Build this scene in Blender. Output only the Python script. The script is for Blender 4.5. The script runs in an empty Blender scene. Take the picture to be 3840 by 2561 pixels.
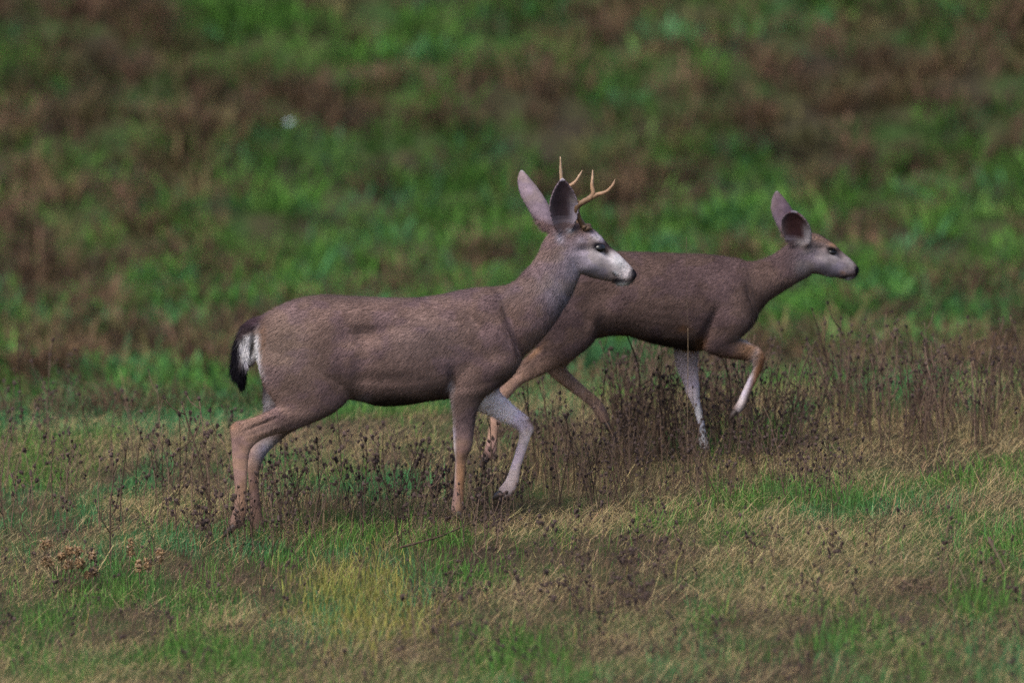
import bpy, math, random
import numpy as np
from mathutils import Vector, Matrix
from mathutils.bvhtree import BVHTree
from mathutils.kdtree import KDTree

R = math.radians
rng = np.random.default_rng(7)
random.seed(7)
scene = bpy.context.scene
COL = scene.collection

# ------------------------------------------------------------------ camera
PITCH = R(5.0)
FOCUS = 44.0
CAM = np.array([0.0, -FOCUS * math.cos(PITCH), 0.70 + FOCUS * math.sin(PITCH)])
FPX = 400.0 / 36.0 * 3840.0
cam_d = bpy.data.cameras.new('camera')
cam = bpy.data.objects.new('camera', cam_d)
COL.objects.link(cam)
cam.location = CAM
cam.rotation_euler = (R(90) - PITCH, 0, 0)
cam_d.sensor_width = 36.0
cam_d.lens = 400.0
cam_d.clip_start = 0.1
cam_d.clip_end = 3000
cam_d.dof.use_dof = True
cam_d.dof.focus_distance = FOCUS - 0.1
cam_d.dof.aperture_fstop = 2.3
scene.camera = cam

# ------------------------------------------------------------------ sky, sun, exposure
SUN_EL, SUN_AZ = R(56), R(215)      # azimuth clockwise from +Y: a little left of and behind the camera
w = bpy.data.worlds.new('World')
scene.world = w
w.use_nodes = True
nt = w.node_tree
bg = nt.nodes['Background']
sky = nt.nodes.new('ShaderNodeTexSky')
sky.sky_type = 'NISHITA'
sky.sun_disc = False
sky.sun_elevation = SUN_EL
sky.sun_rotation = SUN_AZ
sky.air_density = 1.0
sky.dust_density = 3.0
sky.ozone_density = 1.0
nt.links.new(sky.outputs[0], bg.inputs[0])
bg.inputs[1].default_value = 0.108
sun_d = bpy.data.lights.new('sun', 'SUN')
sun_d.energy = 1.5
sun_d.angle = R(24)
sun_d.color = (1.0, 0.95, 0.88)
sun = bpy.data.objects.new('sun', sun_d)
COL.objects.link(sun)
sdir = Vector((math.sin(SUN_AZ) * math.cos(SUN_EL), math.cos(SUN_AZ) * math.cos(SUN_EL), math.sin(SUN_EL)))
sun.rotation_euler = sdir.to_track_quat('Z', 'Y').to_euler()
sun.location = (0, 0, 20)
scene.view_settings.view_transform = 'Standard'
scene.view_settings.look = 'None'
scene.view_settings.exposure = 1.27
scene.view_settings.gamma = 1.0
scene.cycles.use_denoising = False
scene.cycles.max_bounces = 6

# ------------------------------------------------------------------ pixel <-> world
def unproj(px, py, y):
    """world point seen at photo pixel (px, py) on the plane Y = y"""
    px = np.asarray(px, float); py = np.asarray(py, float)
    u = (px - 1920.0) / FPX; v = (1280.5 - py) / FPX
    dx = u; dy = math.cos(PITCH) + v * math.sin(PITCH); dz = -math.sin(PITCH) + v * math.cos(PITCH)
    t = (y - CAM[1]) / dy
    return np.stack(np.broadcast_arrays(CAM[0] + dx * t, CAM[1] + dy * t, CAM[2] + dz * t), -1)

def proj(P):
    P = np.asarray(P, float) - CAM
    d = P[..., 1] * math.cos(PITCH) - P[..., 2] * math.sin(PITCH)
    v = P[..., 1] * math.sin(PITCH) + P[..., 2] * math.cos(PITCH)
    return 1920 + P[..., 0] / d * FPX, 1280.5 - v / d * FPX

# ------------------------------------------------------------------ value noise (numpy)
_tab = np.random.default_rng(3).random((256, 256))
def vnoise(x, y):
    x = np.asarray(x, float); y = np.asarray(y, float)
    xi = np.floor(x).astype(int); yi = np.floor(y).astype(int)
    fx = x - xi; fy = y - yi
    fx = fx * fx * (3 - 2 * fx); fy = fy * fy * (3 - 2 * fy)
    g = lambda a, b: _tab[a & 255, b & 255]
    return (g(xi, yi) * (1 - fx) * (1 - fy) + g(xi + 1, yi) * fx * (1 - fy)
            + g(xi, yi + 1) * (1 - fx) * fy + g(xi + 1, yi + 1) * fx * fy)
def fbm(x, y, n=3):
    s = 0; a = 0.5; t = 0
    for i in range(n):
        s = s + a * vnoise(x * 2 ** i + 17.3 * i, y * 2 ** i - 9.1 * i); t += a; a *= 0.55
    return s / t
def sstep(a, b, x):
    t = np.clip((np.asarray(x, float) - a) / (b - a), 0, 1)
    return t * t * (3 - 2 * t)

# ------------------------------------------------------------------ terrain height
def ground(x, y):
    x = np.asarray(x, float); y = np.asarray(y, float)
    xc = np.clip(x, -6, 6)
    z = 0.055 * xc - 0.006 * np.clip(xc, 0, 6) ** 2 - 0.015
    z = z + 0.042 * np.clip(y, -10, 3.2)
    # brow behind the doe, then a shallow dip, then the hillside
    z = z - 0.55 * sstep(2.6, 11.0, y)
    hy = np.clip(y - 17.0, 0, None)
    z = z + 0.30 * (np.sqrt(np.clip(hy, 0, 95) ** 2 + 9) - 3) - 0.0
    z = z + 0.05 * np.clip(hy - 95, 0, 300)
    # bank the camera stands on
    z = z + 3.4 * sstep(-33, -43, y)
    far = sstep(4, 12, y)
    z = z + 0.05 * (fbm(x * 1.3 + 40, y * 1.3 + 11) - 0.5) * (1 - far) + 0.45 * (fbm(x * 0.5 + 5, y * 0.5 + 60) - 0.5) * far
    return z

def ground_hit(px, py):
    """where the ray through a photo pixel meets the ground"""
    ys = np.arange(-15, 60, 0.02)
    P = unproj(px, py, ys)
    below = P[:, 2] < ground(P[:, 0], P[:, 1])
    k = int(np.argmax(below)) if below.any() else len(ys) - 1
    p = P[k]
    return float(p[0]), float(p[1]), float(ground(p[0], p[1]))

# ------------------------------------------------------------------ helpers
def tag(o, label=None, cat=None, group=None, kind=None):
    if label: o['label'] = label
    if cat: o['category'] = cat
    if group: o['group'] = group
    if kind: o['kind'] = kind
    return o

def empty(name, loc):
    o = bpy.data.objects.new(name, None)
    o.empty_display_size = 0.1
    o.location = loc
    COL.objects.link(o)
    return o

def make_mesh(name, V, faces_flat, counts, cols=None, smooth=True):
    me = bpy.data.meshes.new(name)
    V = np.asarray(V, np.float32)
    counts = np.asarray(counts, np.int32)
    me.vertices.add(len(V)); me.vertices.foreach_set('co', V.ravel())
    me.loops.add(len(faces_flat)); me.loops.foreach_set('vertex_index', np.asarray(faces_flat, np.int32))
    me.polygons.add(len(counts))
    starts = np.concatenate(([0], np.cumsum(counts)[:-1])).astype(np.int32)
    me.polygons.foreach_set('loop_start', starts)
    me.polygons.foreach_set('loop_total', counts)
    me.polygons.foreach_set('use_smooth', np.full(len(counts), smooth, bool))
    if cols is not None:
        a = me.color_attributes.new('tint', 'FLOAT_COLOR', 'POINT')
        c = np.ones((len(V), 4), np.float32); c[:, :3] = cols
        a.data.foreach_set('color', c.ravel())
    me.update(calc_edges=True)
    me.validate()
    return me

def link(name, me, mat, parent=None, loc=None):
    o = bpy.data.objects.new(name, me)
    COL.objects.link(o)
    if mat is not None and len(me.materials) == 0: me.materials.append(mat)
    if parent is not None: o.parent = parent
    if loc is not None: o.location = loc
    return o

def srgb(r, g, b):
    f = lambda c: c / 12.92 if c <= 0.04045 else ((c + 0.055) / 1.055) ** 2.4
    return np.array([f(r / 255), f(g / 255), f(b / 255)])

# ------------------------------------------------------------------ materials
def mat_new(name):
    m = bpy.data.materials.new(name); m.use_nodes = True
    return m, m.node_tree, m.node_tree.nodes['Principled BSDF']

def tint_mat(name, rough=0.8, spec=0.15, noise=None, amount=0.3, transl=0.0):
    m, t, b = mat_new(name)
    at = t.nodes.new('ShaderNodeAttribute'); at.attribute_name = 'tint'
    col = at.outputs['Color']
    if noise:
        tc = t.nodes.new('ShaderNodeTexCoord')
        n = t.nodes.new('ShaderNodeTexNoise'); n.inputs['Scale'].default_value = noise; n.inputs['Detail'].default_value = 4
        t.links.new(tc.outputs['Object'], n.inputs['Vector'])
        mr = t.nodes.new('ShaderNodeMapRange')
        mr.inputs['From Min'].default_value = 0.3; mr.inputs['From Max'].default_value = 0.7
        mr.inputs['To Min'].default_value = 1 - amount; mr.inputs['To Max'].default_value = 1 + amount
        t.links.new(n.outputs['Fac'], mr.inputs['Value'])
        mx = t.nodes.new('ShaderNodeVectorMath'); mx.operation = 'SCALE'
        t.links.new(col, mx.inputs[0]); t.links.new(mr.outputs[0], mx.inputs['Scale'])
        col = mx.outputs[0]
    t.links.new(col, b.inputs['Base Color'])
    b.inputs['Roughness'].default_value = rough
    b.inputs['Specular IOR Level'].default_value = spec
    if transl > 0:
        tr = t.nodes.new('ShaderNodeBsdfTranslucent')
        t.links.new(col, tr.inputs['Color'])
        mix = t.nodes.new('ShaderNodeMixShader'); mix.inputs[0].default_value = transl
        t.links.new(b.outputs[0], mix.inputs[1]); t.links.new(tr.outputs[0], mix.inputs[2])
        t.links.new(mix.outputs[0], t.nodes['Material Output'].inputs['Surface'])
    return m

def plain_mat(name, c, rough=0.7, spec=0.3, noise=None, amount=0.3):
    m, t, b = mat_new(name)
    b.inputs['Base Color'].default_value = (*c, 1)
    b.inputs['Roughness'].default_value = rough
    b.inputs['Specular IOR Level'].default_value = spec
    if noise:
        tc = t.nodes.new('ShaderNodeTexCoord')
        n = t.nodes.new('ShaderNodeTexNoise'); n.inputs['Scale'].default_value = noise; n.inputs['Detail'].default_value = 3
        t.links.new(tc.outputs['Object'], n.inputs['Vector'])
        cr = t.nodes.new('ShaderNodeValToRGB')
        cr.color_ramp.elements[0].position = 0.3; cr.color_ramp.elements[1].position = 0.7
        cr.color_ramp.elements[0].color = (*[k * (1 - amount) for k in c], 1)
        cr.color_ramp.elements[1].color = (*[k * (1 + amount) for k in c], 1)
        t.links.new(n.outputs['Fac'], cr.inputs[0]); t.links.new(cr.outputs[0], b.inputs['Base Color'])
    return m

def ground_mat():
    m, t, b = mat_new('soil_and_turf')
    tc = t.nodes.new('ShaderNodeTexCoord')
    n1 = t.nodes.new('ShaderNodeTexNoise'); n1.inputs['Scale'].default_value = 1.6; n1.inputs['Detail'].default_value = 6
    n2 = t.nodes.new('ShaderNodeTexNoise'); n2.inputs['Scale'].default_value = 30; n2.inputs['Detail'].default_value = 6
    for n in (n1, n2): t.links.new(tc.outputs['Object'], n.inputs['Vector'])
    cr = t.nodes.new('ShaderNodeValToRGB')
    e = cr.color_ramp.elements
    e[0].position = 0.38; e[0].color = (0.030, 0.024, 0.016, 1)
    e[1].position = 0.60; e[1].color = (0.028, 0.050, 0.015, 1)
    x = cr.color_ramp.elements.new(0.5); x.color = (0.040, 0.040, 0.018, 1)
    t.links.new(n1.outputs['Fac'], cr.inputs[0])
    mr = t.nodes.new('ShaderNodeMapRange'); mr.inputs['To Min'].default_value = 0.5; mr.inputs['To Max'].default_value = 1.5
    t.links.new(n2.outputs['Fac'], mr.inputs['Value'])
    s = t.nodes.new('ShaderNodeVectorMath'); s.operation = 'SCALE'
    t.links.new(cr.outputs[0], s.inputs[0]); t.links.new(mr.outputs[0], s.inputs['Scale'])
    t.links.new(s.outputs[0], b.inputs['Base Color'])
    bp = t.nodes.new('ShaderNodeBump'); bp.inputs['Strength'].default_value = 0.6; bp.inputs['Distance'].default_value = 0.02
    t.links.new(n2.outputs['Fac'], bp.inputs['Height']); t.links.new(bp.outputs[0], b.inputs['Normal'])
    b.inputs['Roughness'].default_value = 0.95; b.inputs['Specular IOR Level'].default_value = 0.05
    return m

M_GROUND = ground_mat()
M_GRASS = tint_mat('grass_blades', 0.75, 0.12, transl=0.25)
M_FUR = tint_mat('deer_coat', 0.92, 0.06, noise=38, amount=0.16)
M_HAIR = tint_mat('deer_hair', 0.9, 0.06)
M_WEED = plain_mat('dead_weed_stalk', (0.088, 0.058, 0.042), 0.85, 0.1, 60, 0.35)
M_HEAD = plain_mat('dead_seed_head', (0.052, 0.036, 0.032), 0.9, 0.05, 150, 0.4)
M_TINTW = tint_mat('weed_mass', 0.88, 0.06)
def vary(m, lo, hi, tint=None):
    t = m.node_tree; b = t.nodes['Principled BSDF']
    src = b.inputs['Base Color'].links[0].from_socket
    oi = t.nodes.new('ShaderNodeObjectInfo')
    mr = t.nodes.new('ShaderNodeMapRange'); mr.inputs['To Min'].default_value = lo; mr.inputs['To Max'].default_value = hi
    t.links.new(oi.outputs['Random'], mr.inputs['Value'])
    sc = t.nodes.new('ShaderNodeVectorMath'); sc.operation = 'SCALE'
    t.links.new(src, sc.inputs[0]); t.links.new(mr.outputs[0], sc.inputs['Scale'])
    t.links.new(sc.outputs[0], b.inputs['Base Color'])
vary(M_WEED, 0.55, 1.9); vary(M_HEAD, 0.6, 1.7)
M_ANTLER = tint_mat('antler', 0.55, 0.3, noise=60, amount=0.2)
M_EYE = plain_mat('deer_eye', (0.006, 0.005, 0.006), 0.25, 0.35)
M_HOOF = plain_mat('hoof', (0.040, 0.028, 0.024), 0.5, 0.3)
M_TWIG = plain_mat('twig_bark', (0.085, 0.058, 0.040), 0.9, 0.05, 40, 0.4)
M_STONE = plain_mat('pale_stone', (0.46, 0.54, 0.58), 0.8, 0.2, 20, 0.15)
M_LEAF = plain_mat('orange_leaf', (0.55, 0.13, 0.05), 0.7, 0.2, 40, 0.2)

# ------------------------------------------------------------------ the ground sheet
def build_ground():
    xs = np.concatenate([np.linspace(-400, -20, 20), np.linspace(-16, -6, 12), np.linspace(-5.5, 5.5, 111), np.linspace(6, 16, 12), np.linspace(20, 400, 20)])
    ys = np.concatenate([np.linspace(-120, -46, 16), np.linspace(-44, -11, 34), np.linspace(-10, 12, 180), np.linspace(12.2, 40, 120), np.linspace(42, 110, 28), np.linspace(120, 700, 20)])
    X, Y = np.meshgrid(xs, ys)
    Z = ground(X, Y)
    V = np.stack([X, Y, Z], -1).reshape(-1, 3)
    nx, ny = len(xs), len(ys)
    i = np.arange(ny - 1)[:, None] * nx + np.arange(nx - 1)[None]
    F = np.stack([i, i + 1, i + 1 + nx, i + nx], -1).reshape(-1)
    me = make_mesh('ground', V, F, np.full((nx - 1) * (ny - 1), 4))
    o = link('ground', me, M_GROUND)
    tag(o, 'grassy slope with a dip and a hillside beyond', 'ground', kind='structure')
build_ground()

# ------------------------------------------------------------------ loft tools for the deer
def catmull(A, n):
    A = np.asarray(A, float)
    P = np.vstack([2 * A[0] - A[1], A, 2 * A[-1] - A[-2]])
    out = []
    for i in range(1, len(P) - 2):
        p0, p1, p2, p3 = P[i - 1], P[i], P[i + 1], P[i + 2]
        for k in range(n):
            t = k / n
            out.append(0.5 * ((2 * p1) + (-p0 + p2) * t + (2 * p0 - 5 * p1 + 4 * p2 - p3) * t * t + (-p0 + 3 * p1 - 3 * p2 + p3) * t ** 3))
    out.append(P[-2])
    return np.array(out)

def loft_rings(rings, cap=True):
    """rings: (m, k, 3) -> verts, faces(list)"""
    m, k, _ = rings.shape
    V = list(rings.reshape(-1, 3))
    F = []
    for i in range(m - 1):
        for j in range(k):
            a = i * k + j; b = i * k + (j + 1) % k
            F.append((a, b, b + k, a + k))
    if cap:
        c0 = len(V); V.append(rings[0].mean(0)); c1 = len(V); V.append(rings[-1].mean(0))
        for j in range(k):
            F.append((c0, (j + 1) % k, j))
            F.append((c1, (m - 1) * k + j, (m - 1) * k + (j + 1) % k))
    return np.array(V), F

def limb(S, y0, yc=0.0, n=6, k=20, p=2.2):
    """S rows: ax, ay, bx, by, halfwidth [, yc]; a and b are the two outline points in photo pixels on the plane Y = y0 + yc"""
    rows = []
    for s in S:
        y = s[5] if len(s) > 5 else yc
        A = unproj(s[0], s[1], y0 + y); B = unproj(s[2], s[3], y0 + y)
        rows.append(np.concatenate([A, B, [s[4]]]))
    Q = catmull(rows, n)
    th = np.arange(k) / k * 2 * math.pi
    c, s_ = np.cos(th), np.sin(th)
    c = np.sign(c) * np.abs(c) ** (2 / p); s_ = np.sign(s_) * np.abs(s_) ** (2 / p)
    rings = []
    for q in Q:
        A, B, hw = q[:3], q[3:6], max(q[6], 0.004)
        C = (A + B) / 2; D = (A - B) / 2
        rings.append(C + D * c[:, None] + np.array([0, hw, 0]) * s_[:, None])
    return loft_rings(np.array(rings))

def tube(path, radii, n=5, k=8):
    path = np.asarray(path, float)
    Q = catmull(np.hstack([path, np.asarray(radii, float)[:, None]]), n)
    P = Q[:, :3]; r = np.maximum(Q[:, 3], 0.0006)
    T = np.gradient(P, axis=0); T /= np.linalg.norm(T, axis=1)[:, None] + 1e-9
    ref = np.array([0.31, 0.92, 0.23])
    th = np.arange(k) / k * 2 * math.pi
    rings = []
    for p, t, rr in zip(P, T, r):
        u = np.cross(t, ref); u /= np.linalg.norm(u) + 1e-9
        v = np.cross(t, u)
        rings.append(p + rr * (np.cos(th)[:, None] * u + np.sin(th)[:, None] * v))
    return loft_rings(np.array(rings))

def ear(base, tip, side, opn, width, cup, thick=0.011, prof=None, n=16, k=13):
    """a cupped leaf-shaped ear as a closed shell. returns verts, faces, inner flag, v coordinate"""
    base, tip = np.array(base), np.array(tip)
    side = np.array(side) / np.linalg.norm(side)
    ax = tip - base
    opn = np.array(opn, float); opn -= ax * (opn @ ax) / (ax @ ax); opn -= side * (opn @ side); opn /= np.linalg.norm(opn)
    us = np.linspace(0, 1, n); vs = np.linspace(-1, 1, k)
    V = []; inner = []; vv = []; uu = []
    for layer in (0, 1):
        for u in us:
            wv = width * np.interp(u, prof[0], prof[1])
            for v in vs:
                d = cup * wv * (1 - v * v) 
                th = thick * (1.0 + 0.15 * (1 - v * v)) * (1 if layer else 0)
                V.append(base + ax * u + side * v * wv * math.cos(0.35 * v) - opn * (d + th) + opn * cup * wv * 0.5)
                inner.append(1 - layer); vv.append(v); uu.append(u)
    F = []
    o = n * k
    for i in range(n - 1):
        for j in range(k - 1):
            a = i * k + j
            F.append((a, a + 1, a + k + 1, a + k)); F.append((o + a, o + a + k, o + a + k + 1, o + a + 1))
        for j in (0, k - 1):
            a = i * k + j
            F.append((a, a + k, o + a + k, o + a))
    for j in range(k - 1):
        for i in (0, n - 1):
            a = i * k + j
            F.append((a, a + 1, o + a + 1, o + a))
    return np.array(V), F, np.array(inner), np.array(vv), np.array(uu)

def fuse(parts, voxel, smooth):
    """join closed shells into one continuous surface"""
    V = []; F = []; n = 0
    for v, f in parts:
        V.append(v); F += [tuple(i + n for i in q) for q in f]; n += len(v)
    me = bpy.data.meshes.new('shells'); me.from_pydata(np.vstack(V).tolist(), [], F); me.update()
    import bmesh
    bm = bmesh.new(); bm.from_mesh(me); bmesh.ops.recalc_face_normals(bm, faces=bm.faces); bm.to_mesh(me); bm.free()
    o = bpy.data.objects.new('shells', me); COL.objects.link(o)
    m = o.modifiers.new('r', 'REMESH'); m.mode = 'VOXEL'; m.voxel_size = voxel; m.use_smooth_shade = True
    s = o.modifiers.new('s', 'SMOOTH'); s.factor = 0.5; s.iterations = smooth
    dg = bpy.context.evaluated_depsgraph_get()
    res = bpy.data.meshes.new_from_object(o.evaluated_get(dg))
    bpy.data.objects.remove(o); bpy.data.meshes.remove(me)
    return res

def bump_px(px, py, spec):
    """gaussian in photo pixels: (x, y, rx, ry, angle_deg)"""
    x, y, rx, ry, a = spec
    ca, sa = math.cos(R(a)), math.sin(R(a))
    dx, dy = px - x, py - y
    u = (dx * ca + dy * sa) / rx; v = (-dx * sa + dy * ca) / ry
    return np.exp(-(u * u + v * v))

def get_co(me):
    a = np.empty(len(me.vertices) * 3, np.float32); me.vertices.foreach_get('co', a); return a.reshape(-1, 3).astype(float)
def get_no(me):
    a = np.empty(len(me.vertices) * 3, np.float32); me.vertex_normals.foreach_get('vector', a); return a.reshape(-1, 3).astype(float)

def build_deer(name, label, D, y0, root_px):
    rx, ry_, rz = unproj(root_px[0], root_px[1], y0)
    root_loc = np.array([rx, y0, float(ground(rx, y0))])
    root = empty(name, root_loc)
    tag(root, label, 'deer')
    parts = []; srcV = []; srcC = []
    for L in D['limbs']:
        v, f = limb(L['S'], y0, L.get('yc', 0.0), p=L.get('p', 2.2), k=L.get('k', 24))
        parts.append((v, f))
    for E in D['ears']:
        v, f, inn, vv, uu = ear(*E['args'])
        parts.append((v, f))
        E['v'] = v; E['inn'] = inn; E['vv'] = vv; E['uu'] = uu
    me = fuse(parts, D['voxel'], D['smooth'])
    co = get_co(me); no = get_no(me)
    px, py = proj(co)
    lat = np.clip(np.abs(no[:, 1]) * 1.3, 0, 1)
    disp = np.zeros(len(co))
    for (x, y, a, b, ang, mm) in D['sculpt']:
        disp += bump_px(px, py, (x, y, a, b, ang)) * mm * 1.9 / 1000.0
    co = co + no * (disp * lat)[:, None]
    # ---- colour
    c = np.tile(D['base'], (len(co), 1))
    up = no[:, 2]
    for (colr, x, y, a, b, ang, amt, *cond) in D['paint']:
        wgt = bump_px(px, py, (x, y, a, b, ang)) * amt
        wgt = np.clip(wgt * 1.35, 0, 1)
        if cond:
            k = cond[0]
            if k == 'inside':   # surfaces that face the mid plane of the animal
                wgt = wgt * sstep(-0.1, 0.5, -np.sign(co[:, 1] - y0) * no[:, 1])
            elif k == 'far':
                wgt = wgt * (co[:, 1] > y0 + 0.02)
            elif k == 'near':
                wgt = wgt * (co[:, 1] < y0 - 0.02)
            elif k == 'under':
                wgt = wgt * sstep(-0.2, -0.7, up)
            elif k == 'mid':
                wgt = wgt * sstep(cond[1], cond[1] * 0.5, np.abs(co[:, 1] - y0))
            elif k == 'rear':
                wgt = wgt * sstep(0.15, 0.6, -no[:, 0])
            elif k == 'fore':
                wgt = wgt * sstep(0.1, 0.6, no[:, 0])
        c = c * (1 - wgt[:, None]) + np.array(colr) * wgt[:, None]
    earm = np.zeros(len(co))
    for E in D['ears']:
        kd = KDTree(len(E['v']))
        for i, p in enumerate(E['v']): kd.insert(p, i)
        kd.balance()
        lo = E['v'].min(0) - 0.03; hi = E['v'].max(0) + 0.03
        for i in np.nonzero(((co > lo) & (co < hi)).all(1))[0]:
            p, j, d = kd.find(co[i])
            u, sv = E['uu'][j], E['vv'][j]; v = abs(sv)
            if d > 0.012 or u < 0.12: continue
            if E['inn'][j]:
                k = E['in_dark'] * (1 - v ** 5) + E['rim'] * v ** 5
                pl = 0.75 * float(sstep(.2, .7, sv) * sstep(.8, .45, u)); k = k * (1 - pl) + E['tuft'] * .75 * pl
                k = k * (1 - 0.5 * sstep(0.35, 0.1, u)) + E['tuft'] * 0.5 * sstep(0.35, 0.1, u)
            else:
                k = E['back'] * (1 - 0.4 * v ** 4) + E['rim'] * 0.4 * v ** 4
            k = k * (1 - 0.55 * sstep(0.93, 1.0, u)) + E['tipc'] * 0.55 * sstep(0.93, 1.0, u)
            b = sstep(0.12, 0.25, u)
            earm[i] = b
            c[i] = c[i] * (1 - b) + k * b
    # slow mottling of the coat
    mott = fbm(px / 60.0, py / 45.0 + 30) - 0.5; mot2 = fbm(px / 14.0 + 7, py / 11.0 + 80) - 0.5
    c = c * (1 + 0.62 * mott + 0.24 * mot2)[:, None]
    purple = sstep(.45, .65, fbm(px / 80.0 + 50, py / 60.0 + 12))[:, None]
    c = c * (1 - purple * np.array([.07, .07, -.07]))
    c = np.clip(c, 0.002, 0.9)
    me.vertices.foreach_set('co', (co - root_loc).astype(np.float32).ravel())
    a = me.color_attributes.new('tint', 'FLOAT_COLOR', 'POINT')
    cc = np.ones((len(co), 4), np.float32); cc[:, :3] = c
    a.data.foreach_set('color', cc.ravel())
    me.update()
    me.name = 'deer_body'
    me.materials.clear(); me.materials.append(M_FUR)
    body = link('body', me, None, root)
    # ---- coat hair
    me.calc_loop_triangles()
    nt_ = len(me.loop_triangles)
    ti = np.empty(nt_ * 3, np.int32); me.loop_triangles.foreach_get('vertices', ti); ti = ti.reshape(-1, 3)
    co_l = co - root_loc; no = get_no(me)
    A, B, C = co_l[ti[:, 0]], co_l[ti[:, 1]], co_l[ti[:, 2]]
    ar = np.linalg.norm(np.cross(B - A, C - A), axis=1); ar /= ar.sum()
    N = D['hairs']
    pick = rng.choice(nt_, N, p=ar)
    r1 = np.sqrt(rng.random(N)); r2 = rng.random(N)
    w0, w1, w2 = (1 - r1), r1 * (1 - r2), r1 * r2
    mixv = lambda X: X[ti[pick, 0]] * w0[:, None] + X[ti[pick, 1]] * w1[:, None] + X[ti[pick, 2]] * w2[:, None]
    P = mixv(co_l); Nn = mixv(no); Nn /= np.linalg.norm(Nn, axis=1)[:, None] + 1e-9; Cc = mixv(c)
    hpx, hpy = proj(P + root_loc)
    flow = np.tile(np.array([-1.0, 0, -0.45]), (N, 1))
    leg = sstep(D['leg_line'] - 60, D['leg_line'] + 60, hpy)
    flow = flow * (1 - leg[:, None]) + np.array([-0.15, 0, -1.0]) * leg[:, None]
    tailw = (bump_px(hpx, hpy, D['tail_zone']) > 0.3)
    flow[tailw] = (0.1, 0, -1)
    neck = bump_px(hpx, hpy, D['neck_zone'])[:, None]
    flow = flow * (1 - neck) + np.array([-0.55, 0, -0.85]) * neck
    flow += rng.normal(0, 0.22, (N, 3))
    flow -= Nn * (flow * Nn).sum(1)[:, None]
    flow /= np.linalg.norm(flow, axis=1)[:, None] + 1e-9
    face = bump_px(hpx, hpy, D['face_zone'])
    ln = 0.020 * (1 - 0.72 * np.clip(face * 1.3, 0, 1)) * (1 - 0.62 * leg)
    ln = np.where(tailw, 0.035, ln) * rng.uniform(0.6, 1.3, N)
    em_ = earm[ti[pick, 0]]
    ln = ln * (1 - 0.75 * em_)
    lift = rng.uniform(0.12, 0.46, N)
    tip = P + (flow * np.cos(lift)[:, None] + Nn * np.sin(lift)[:, None]) * ln[:, None]
    sd = np.cross(Nn, flow)
    wd = 0.0011 * rng.uniform(0.7, 1.4, N) * (1 - 0.35 * leg)
    hv = np.stack([P - sd * wd[:, None] - Nn * 0.001, P + sd * wd[:, None] - Nn * 0.001, tip], 1).reshape(-1, 3)
    val = (rng.normal(1.0, 0.17, N)).clip(0.5, 1.6)
    hc = Cc * val[:, None]
    hc = np.stack([hc * 0.88, hc * 0.88, hc * 1.14], 1).reshape(-1, 3)
    hm = make_mesh('coat_hair', hv, np.arange(3 * N), np.full(N, 3), np.clip(hc, 0.002, 0.95))
    h = link('coat_hair', hm, M_HAIR, body)
    h['kind'] = 'stuff'
    # ---- eyes
    bvh = BVHTree.FromPolygons([tuple(p) for p in co_l], [tuple(t) for t in ti])
    ex, ey, er = D['eye']
    for sgn in (-1, 1):
        tgt = unproj(ex, ey, y0) - root_loc
        o_ = Vector(tgt) + Vector((0, sgn * 0.5, 0))
        hit = bvh.ray_cast(o_, Vector((0, -sgn, 0)))
        if hit[0] is None: continue
        cpos = hit[0] - hit[1] * er * 0.58
        V, F = uv_ball(er, 14, 10)
        V = V * np.array([1.3, 1, 0.95])
        em = make_mesh('eye', V, *flat(F))
        link('eye', em, M_EYE, root, cpos)
    # ---- hooves
    for (ax, ay, bx, by, hw, yc) in D['hooves']:
        a_ = unproj(ax, ay, y0 + yc) - root_loc; b_ = unproj(bx, by, y0 + yc) - root_loc
        V = []; F = []; n = 0
        for s in (-1, 1):     # the two toes
            off = np.array([0, s * hw * 0.55, 0])
            mid = (a_ + b_) / 2 + off
            v, f = tube([a_ + off * 0.9, mid, b_ + off * 0.6], [hw * 0.62, hw * 0.66, hw * 0.16], 4, 8)
            V.append(v); F += [tuple(i + n for i in q) for q in f]; n += len(v)
        hmesh = make_mesh('hoof', np.vstack(V), *flat(F))
        link('hoof', hmesh, M_HOOF, root)
    # ---- antlers
    for ant in D.get('antlers', []):
        V = []; F = []; n = 0; Cl = []
        for path, rad in ant:
            pts = np.array([unproj(x, y, y0 + d) for (x, y, d) in path]) - root_loc
            v, f = tube(pts, np.array(rad) * 0.88 / 1000.0, 6, 10)
            if True:
                jit = np.random.default_rng(5).normal(0, 1, v.shape) * 0.0006
                v = v + jit
            V.append(v); F += [tuple(i + n for i in q) for q in f]; n += len(v)
        V = np.vstack(V)
        ap, aq = proj(V + root_loc)
        k = sstep(800, 690, aq)[:, None]
        Cl = np.array([0.10, 0.058, 0.034]) * (1 - k) + np.array([0.25, 0.145, 0.082]) * k
        k2 = sstep(700, 640, aq)[:, None]
        Cl = Cl * (1 - k2) + np.array([0.36, 0.24, 0.155]) * k2
        am = make_mesh('antler', V, *flat(F), Cl)
        link('antler', am, M_ANTLER, root)
    return root

def flat(F):
    return [i for f in F for i in f], [len(f) for f in F]

def uv_ball(r, k=8, m=6):
    V = [(0, 0, r)]
    for i in range(1, m):
        a = math.pi * i / m
        for j in range(k):
            b = 2 * math.pi * j / k
            V.append((r * math.sin(a) * math.cos(b), r * math.sin(a) * math.sin(b), r * math.cos(a)))
    V.append((0, 0, -r))
    F = []
    for j in range(k): F.append((0, 1 + j, 1 + (j + 1) % k))
    for i in range(m - 2):
        for j in range(k):
            a = 1 + i * k + j; b = 1 + i * k + (j + 1) % k
            F.append((a, a + k, b + k, b))
    e = len(V) - 1
    for j in range(k): F.append((e, 1 + (m - 2) * k + (j + 1) % k, 1 + (m - 2) * k + j))
    return np.array(V, float), F

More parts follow.
